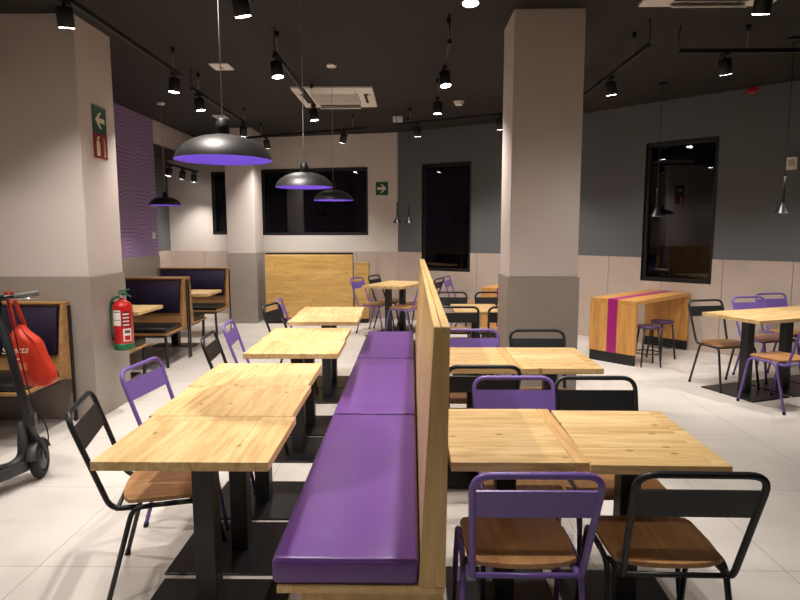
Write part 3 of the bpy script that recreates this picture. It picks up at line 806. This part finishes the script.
t = thing('emergency_light', 'small white emergency light box near the start of the rear track', 'emergency light', (-.17, 9.4, ZC)); obj('housing', bx(-.075, .075, -.03, .03, -.085, 0, bev=.005), M['white'], t); obj('diffuser', bx(-.068, .068, -.034, -.0305, -.075, -.015), M['label'], t)
t = thing('alarm_sounder', 'small red alarm sounder high on the right grey wall', 'alarm', (4.22, 7.61, 3.325), math.atan2(-.70, .714)); obj('base', bx(-.06, .06, -.02, .0, -.02, .03, bev=.004), M['sounder'], t); obj('dome', lt([(0, -.045), (.03, -.04), (.045, -.0205), (0, -.0205)], 20, c=(0, -.03, 0)), M['sounder'], t, True)

# ------------------------------------------------------------------ wall signs and small fittings
def arrow(cx, cz, s, d_, th):
    """arrow in the local xz plane, d_=+1 points to +x."""
    P = [(.46, 0), (.02, .40), (-.16, .40), (.12, .12), (-.46, .12), (-.46, -.12), (.12, -.12), (-.16, -.40), (.02, -.40)]
    return prism(bmesh.new(), [(cx+d_*x*s, cz+z*s) for x, z in P], -th, 0, 'Y')
# pillar sign: local x = along the wall's length seen from the room; wall faces +x, so local -y -> +x
t = thing('exit_arrow_sign', 'green sign with a pale left arrow high on the left pillar', 'sign', (-2.698, 5.288, 2.575), PI/2)
obj('plate', bx(-.113, .113, -.006, 0, -.112, .117, bev=.001, seg=1), M['signgreen'], t)
o = obj('arrow', arrow(0, 0, .17, -1, .0015), M['signwhite'], t); o.location = (0, -.0062, 0)
t = thing('extinguisher_sign', 'dark red fire extinguisher sign directly below the green arrow on the pillar', 'sign', (-2.698, 5.288, 2.355), PI/2)
obj('plate', bx(-.113, .113, -.006, 0, -.104, .1065, bev=.001, seg=1), M['signred'], t)
bm = prism(bmesh.new(), [(-.075, -.085), (-.02, -.085), (-.02, .03), (-.035, .045), (-.06, .045), (-.075, .03)], -.0015, 0, 'Y')
prism(bm, [(-.058, .048), (-.04, .048), (-.04, .06), (-.015, .075), (-.025, .085), (-.065, .068)], -.0015, 0, 'Y')
o = obj('pictogram', bm, M['signwhite'], t); o.location = (0, -.0062, 0)
text_mesh('lettering', 'extintor', .05, M['signwhite'], t, (.055, -.0072, -.005), (PI/2, -PI/2, 0))
w_ = math.atan2(-.203, .979)
t = thing('direction_sign', 'small dark green right arrow sign on the pale back wall beside the wide window', 'sign', (-.488, 10.957, 2.378), w_)
obj('plate', bx(-.115, .115, -.008, 0, -.118, .118, bev=.001, seg=1), M['signgreen'], t)
o = obj('arrow', arrow(0, 0, .19, 1, .0015), M['signwhite'], t); o.location = (0, -.0083, 0)
t = thing('wall_thermostat', 'small white control box on the right grey wall by the cone pendant', 'thermostat', (4.57, 7.302, 2.405), math.atan2(-.70, .714))
obj('housing', bx(-.055, .055, -.03, 0, -.075, .075, bev=.006), M['white'], t); obj('screen', bx(-.032, .032, -.0315, -.0303, -.03, .045), M['grille'], t)
t = thing('light_switch', 'white light switch on the purple mural wall', 'light switch', (-4.029, 9.385, 1.55), PI/2)
obj('plate', bx(-.045, .045, -.012, 0, -.05, .05, bev=.004), M['white'], t); obj('rocker', bx(-.025, .025, -.016, -.0122, -.03, .03, bev=.002), M['label'], t)

# ------------------------------------------------------------------ fire extinguisher
e = thing('fire_extinguisher', 'red fire extinguisher with green base hanging on the left pillar', 'fire extinguisher', (-2.59, 5.30, .550))
e.scale = (.93, .93, .95)
R = .088
obj('boot', lt([(0, 0), (R*.9, 0), (R+.004, .006), (R+.004, .062), (R-.001, .066)], 32), M['green'], e, True)
obj('cylinder', lt([(R-.002, .06), (R, .066), (R, .40), (R*.94, .43), (R*.75, .455), (R*.42, .472), (.026, .478), (.024, .492), (0, .492)], 36), M['red'], e, True)
obj('valve', lt([(0, .49), (.022, .49), (.022, .515), (.016, .52), (.016, .535), (0, .537)], 16), M['chrome'], e, True)
g = lt([(0, 0), (.018, 0), (.018, .012), (0, .012)], 16)
o = obj('pressure_gauge', g, M['chrome'], e, True); o.location = (-.0, -.022, .512); o.rotation_euler = (PI/2, 0, 0)
bm = prism(bmesh.new(), [(-.03, .53), (.02, .53), (.085, .502), (.09, .512), (.03, .548), (-.03, .545)], -.009, .009, 'Y'); obj('carry_handle', bm, M['greenhose'], e)
bm = prism(bmesh.new(), [(-.03, .552), (.03, .556), (.075, .575), (.07, .585), (.02, .572), (-.03, .566)], -.009, .009, 'Y'); obj('trigger', bm, M['green'], e)
obj('hose', tb(fillet([(-.02, -.005, .512), (-.075, -.03, .50), (-.108, -.04, .40), (-.108, -.04, .22), (-.085, -.055, .13)], .06), .0125, 8), M['greenhose'], e, True)
obj('nozzle', tb([(-.086, -.055, .14), (-.078, -.06, .095)], [.013, .008], 8), M['black'], e, True)
def patch(a0, a1, z0, z1, rr, n=8):
    bm = bmesh.new(); prev = None
    for k in range(n+1):
        a = math.radians(a0+(a1-a0)*k/n); c_ = [bm.verts.new((rr*math.cos(a), rr*math.sin(a), z)) for z in (z0, z1)]
        if prev: bm.faces.new((prev[0], c_[0], c_[1], prev[1]))
        prev = c_
    return bm
lb = obj('front_label', patch(-142, -78, .24, .385, R+.0012), M['label'], e, True)
bm = patch(-138, -82, .29, .296, R+.002)
obj('label_print', bm, M['print'], lb)
obj('label_print', patch(-138, -82, .365, .373, R+.002), M['print'], lb)
lb = obj('side_label', patch(-68, -18, .09, .21, R+.0012), M['label'], e, True, label='smaller white and red label low on the cylinder')
obj('label_print', patch(-60, -26, .10, .145, R+.002), M['red'], lb)
obj('label_print', patch(-60, -26, .165, .195, R+.002), M['print'], lb)
lb = obj('instruction_label', patch(-72, -20, .225, .375, R+.0012), M['signred'], e, True, label='red instruction label with white rows')
for k in range(4): obj('label_print', patch(-66, -28, .24+k*.034, .252+k*.034, R+.002), M['label'], lb)
obj('wall_bracket', bx(-.125, -.02, -.02, .02, .44, .455), M['blackm'], e)

# ------------------------------------------------------------------ e-scooter (local +y forward, leaning on its stand)
s = thing('electric_scooter', 'dark grey electric scooter parked at the left edge, leaning on its stand', 'scooter', (-2.625, 3.34, 0), math.radians(-25))
lean = Matrix.Rotation(math.radians(-5.5), 4, 'Y')
sp_ = Matrix.Translation((0, .45, 0)) @ Matrix.Rotation(math.radians(38), 4, 'Z') @ Matrix.Translation((0, -.45, 0))
def so(name, bm, m, steer=False, smooth=True, parent=s, label=None):
    bmesh.ops.transform(bm, matrix=(lean @ sp_) if steer else lean, verts=bm.verts)
    return obj(name, bm, m, parent, smooth, label)
def wheel(cy, cz=.124):
    bm = bmesh.new(); n = 28; R1 = .096; r1 = .028; sg = 10; rings = []
    for k in range(n):
        a = 2*PI*k/n; rings.append([bm.verts.new((r1*math.sin(2*PI*j/sg), cy+(R1+r1*math.cos(2*PI*j/sg))*math.cos(a), cz+(R1+r1*math.cos(2*PI*j/sg))*math.sin(a))) for j in range(sg)])
    for k in range(n):
        for j in range(sg): bm.faces.new((rings[k][j], rings[(k+1) % n][j], rings[(k+1) % n][(j+1) % sg], rings[k][(j+1) % sg]))
    return bm
def hub(cy, cz=.124): return tb([(-.028, cy, cz), (-.02, cy, cz), (.02, cy, cz), (.028, cy, cz)], [.06, .074, .074, .06], 20)
fw = so('front_wheel', wheel(.45), M['rubber'], True); so('hub', hub(.45), M['scooter'], True, parent=fw)
rw = so('rear_wheel', wheel(-.45), M['rubber']); so('hub', hub(-.45), M['scooter'], parent=rw)
dk = so('deck', prism(bmesh.new(), [(-.075, -.36), (.075, -.36), (.082, -.2), (.082, .22), (.05, .35), (-.05, .35), (-.082, .22), (-.082, -.2)], .085, .155, 'Z', bev=.012, seg=3), M['scooter'], smooth=False)
so('foot_mat', bx(-.066, .066, -.33, .20, .1555, .159, bev=.001, seg=1), M['rubber'], smooth=False, parent=dk)
so('accent_stripe', bx(.0815, .0845, -.3, .08, .098, .112), M['teal'], smooth=False, parent=dk, label='teal stripe along the deck side')
so('neck', tb(fillet([(0, .16, .13), (0, .33, .20), (0, .375, .38)], .1), [.04]*2+[.036]*5+[.034]*1, 10) if False else tb(fillet([(0, .24, .125), (0, .35, .16), (0, .378, .40)], .06), .034, 10), M['scooter'])
bm = bmesh.new()
for sx in (-.05, .05): tube(bm, fillet([(sx, .45, .124), (sx, .43, .21), (sx*.5, .405, .28), (0, .395, .33)], .04), .014, 8)
so('fork', bm, M['scooter'], True)
def arcf(cy, a0, a1, rr=.142, w=.036):
    bm = bmesh.new(); prev = None
    for k in range(13):
        a = math.radians(a0+(a1-a0)*k/12)
        c_ = [bm.verts.new((x, cy+q*math.cos(a), .124+q*math.sin(a))) for x, q in ((-w, rr-.012), (-w*.6, rr), (w*.6, rr), (w, rr-.012), (w*.6, rr-.004), (-w*.6, rr-.004))]
        if prev:
            for j in range(6): bm.faces.new((prev[j], prev[(j+1) % 6], c_[(j+1) % 6], c_[j]))
        prev = c_
    return bm
so('front_fender', arcf(.45, 20, 170), M['scooter'], True); so('rear_fender', arcf(-.45, 10, 150), M['scooter'])
def stem(z): return (0, .40-.26*(z-.3)/.92, z)
so('stem', tb([stem(.28), stem(.40), stem(1.19)], [.032, .027, .024], 14), M['black'], True)
so('fold_latch', bx(-.036, .036, .36, .42, .36, .45, bev=.01), M['scooter'], True, smooth=False)
hx, hy, hz = stem(1.20)
so('handlebar', tb([(-.16, hy-.01, hz), (.13, hy, hz+.012)], .013, 10), M['black'], True)
for a, b_ in ((-.25, -.13), (.105, .235)):
    zz = lambda x: hz+.005+.055*x
    so('grip', tb([(a, hy-.004, zz(a)), (b_, hy-.004, zz(b_))], .0155, 12), M['wornrubber'] if a > 0 else M['rubber'], True, label='worn grey grip' if a > 0 else None)
so('dashboard', bx(-.05, .05, hy-.04, hy+.03, hz-.012, hz+.028, bev=.012), M['blackm'], True, smooth=False)
so('brake_lever', tb(fillet([(.07, hy+.01, hz), (.10, hy+.05, hz-.008), (.2, hy+.055, hz-.012)], .02), .006, 6), M['chrome'], True)
so('brake_cable', tb(fillet([(.05, hy+.03, hz), (.04, hy+.07, hz-.1), (.02, .34, .75), (.022, .42, .46), (.05, .49, .36), (.05, .52, .25), (.045, .46, .14)], .08), .004, 6), M['rubber'], True)
so('kickstand', tb([(-.06, .05, .09), (-.175, -.02, .012)], .008, 8), M['black'])

# ------------------------------------------------------------------ the bag on the handlebar
bgx, bgy = -2.515, 3.82
bg = thing('shopping_bag', 'orange red shopping bag with white lettering hanging from the scooter handlebar', 'bag', (bgx, bgy, .66))
k_ = .0061
rows = [(388, 26, 41), (386, 17, 48), (380, 10, 52), (375, 6, 53), (365, 5.5, 48), (355, 5.5, 43.5), (346, 6, 41), (340, 6.5, 39), (335, 8, 33), (331, 11, 28), (328, 12, 25), (324, 14, 22)]
def zrow(v): return 1.62-(v-230.0)/595*3.85
def xrow(u): return (u-412.5)/595*3.85
bm = bmesh.new(); rings = []; n = 28
for i, (v, a, c_) in enumerate(rows):
    z = zrow(v)-.66; xm = (xrow(a)+xrow(c_))/2-bgx; hw = (xrow(c_)-xrow(a))/2
    dp = [.015, .04, .055, .06, .06, .057, .054, .05, .042, .032, .024, .02][i]
    ring = []
    for k in range(n):
        a_ = 2*PI*k/n; ca, sa = math.cos(a_), math.sin(a_)
        x = xm+hw*math.copysign(abs(ca)**.75, ca); y = dp*math.copysign(abs(sa)**.8, sa)
        cr = noise.noise(Vector((x*9, y*9+3, z*6)))*.018 + .012*math.sin(8*a_+z*14)*(z > .2)
        ring.append(bm.verts.new((x, y+cr*(1 if abs(ca) < .95 else .3), z)))
    rings.append(ring)
for a, c_ in zip(rings, rings[1:]):
    for k in range(n): bm.faces.new((a[k], a[(k+1) % n], c_[(k+1) % n], c_[k]))
bm.faces.new(rings[0][::-1])
body = obj('bag_body', bm, M['bag'], bg, True)
md = body.modifiers.new('sub', 'SUBSURF'); md.levels = 1; md.render_levels = 2
top_z = 1.235-.66
for q, (u0, u1, dy) in enumerate(((14.5, 13.0, -.018), (21, 18.5, .018))):
    bm = bmesh.new(); prev = None
    for k in range(9):
        s_ = k/8; z = (zrow(326)-.66)*(1-s_)+top_z*s_; xx = xrow(u0+(u1-u0)*s_)-bgx; yy = dy*(1-s_)-.03*s_*0 + (-.06)*s_
        w = .015-.003*s_
        c4 = [bm.verts.new((xx-w, yy-.003, z)), bm.verts.new((xx+w*.9, yy-.003+.004, z)), bm.verts.new((xx+w*.9, yy+.006, z)), bm.verts.new((xx-w, yy+.002, z))]
        if prev:
            for j in range(4): bm.faces.new((prev[j], prev[(j+1) % 4], c4[(j+1) % 4], c4[j]))
        prev = c4
    obj('handle', bm, M['bag'], bg, True)
text_mesh('lettering', 'Selecta', .062, M['bagtext'], bg, (xrow(20)-bgx, -.088, zrow(348)-.66), (PI/2, -.06, 0), shear=.3)
obj('small_print', bx(xrow(16)-bgx, xrow(24)-bgx, -.089, -.087, zrow(357.5)-.66, zrow(356)-.66), M['bagtext'], bg)
obj('print_block', bx(xrow(18)-bgx, xrow(31)-bgx, -.089, -.087, zrow(368)-.66, zrow(361)-.66), M['bagdim'], bg)

# ------------------------------------------------------------------ world, camera, view
w = bpy.data.worlds.new('night'); bpy.context.scene.world = w; w.use_nodes = True
w.node_tree.nodes['Background'].inputs[0].default_value = (.02, .022, .03, 1); w.node_tree.nodes['Background'].inputs[1].default_value = .02

F = 595.0
P_ = math.atan(69.5/F); YAW = math.atan(9/F*math.cos(P_)); ROLL = .002
cp, sn = math.cos(P_), math.sin(P_); cy, sy = math.cos(YAW), math.sin(YAW)
fwd = Vector((-sy*cp, cy*cp, -sn)); right = Vector((cy, sy, 0)); up = right.cross(fwd)
u2 = up*math.cos(ROLL)+right*math.sin(ROLL); r2 = right*math.cos(ROLL)-up*math.sin(ROLL)
cam = bpy.data.cameras.new('camera'); co = bpy.data.objects.new('camera', cam); C.objects.link(co)
co.matrix_world = Matrix(((r2.x, u2.x, -fwd.x, 0), (r2.y, u2.y, -fwd.y, 0), (r2.z, u2.z, -fwd.z, H), (0, 0, 0, 1)))
cam.sensor_fit = 'HORIZONTAL'; cam.sensor_width = 36; cam.lens = F/800*36; cam.clip_start = .05
sc = bpy.context.scene; sc.camera = co
sc.view_settings.view_transform = 'Standard'; sc.view_settings.look = 'None'; sc.view_settings.gamma = 1
sc.view_settings.use_curve_mapping = False; sc.view_settings.exposure = 0.55
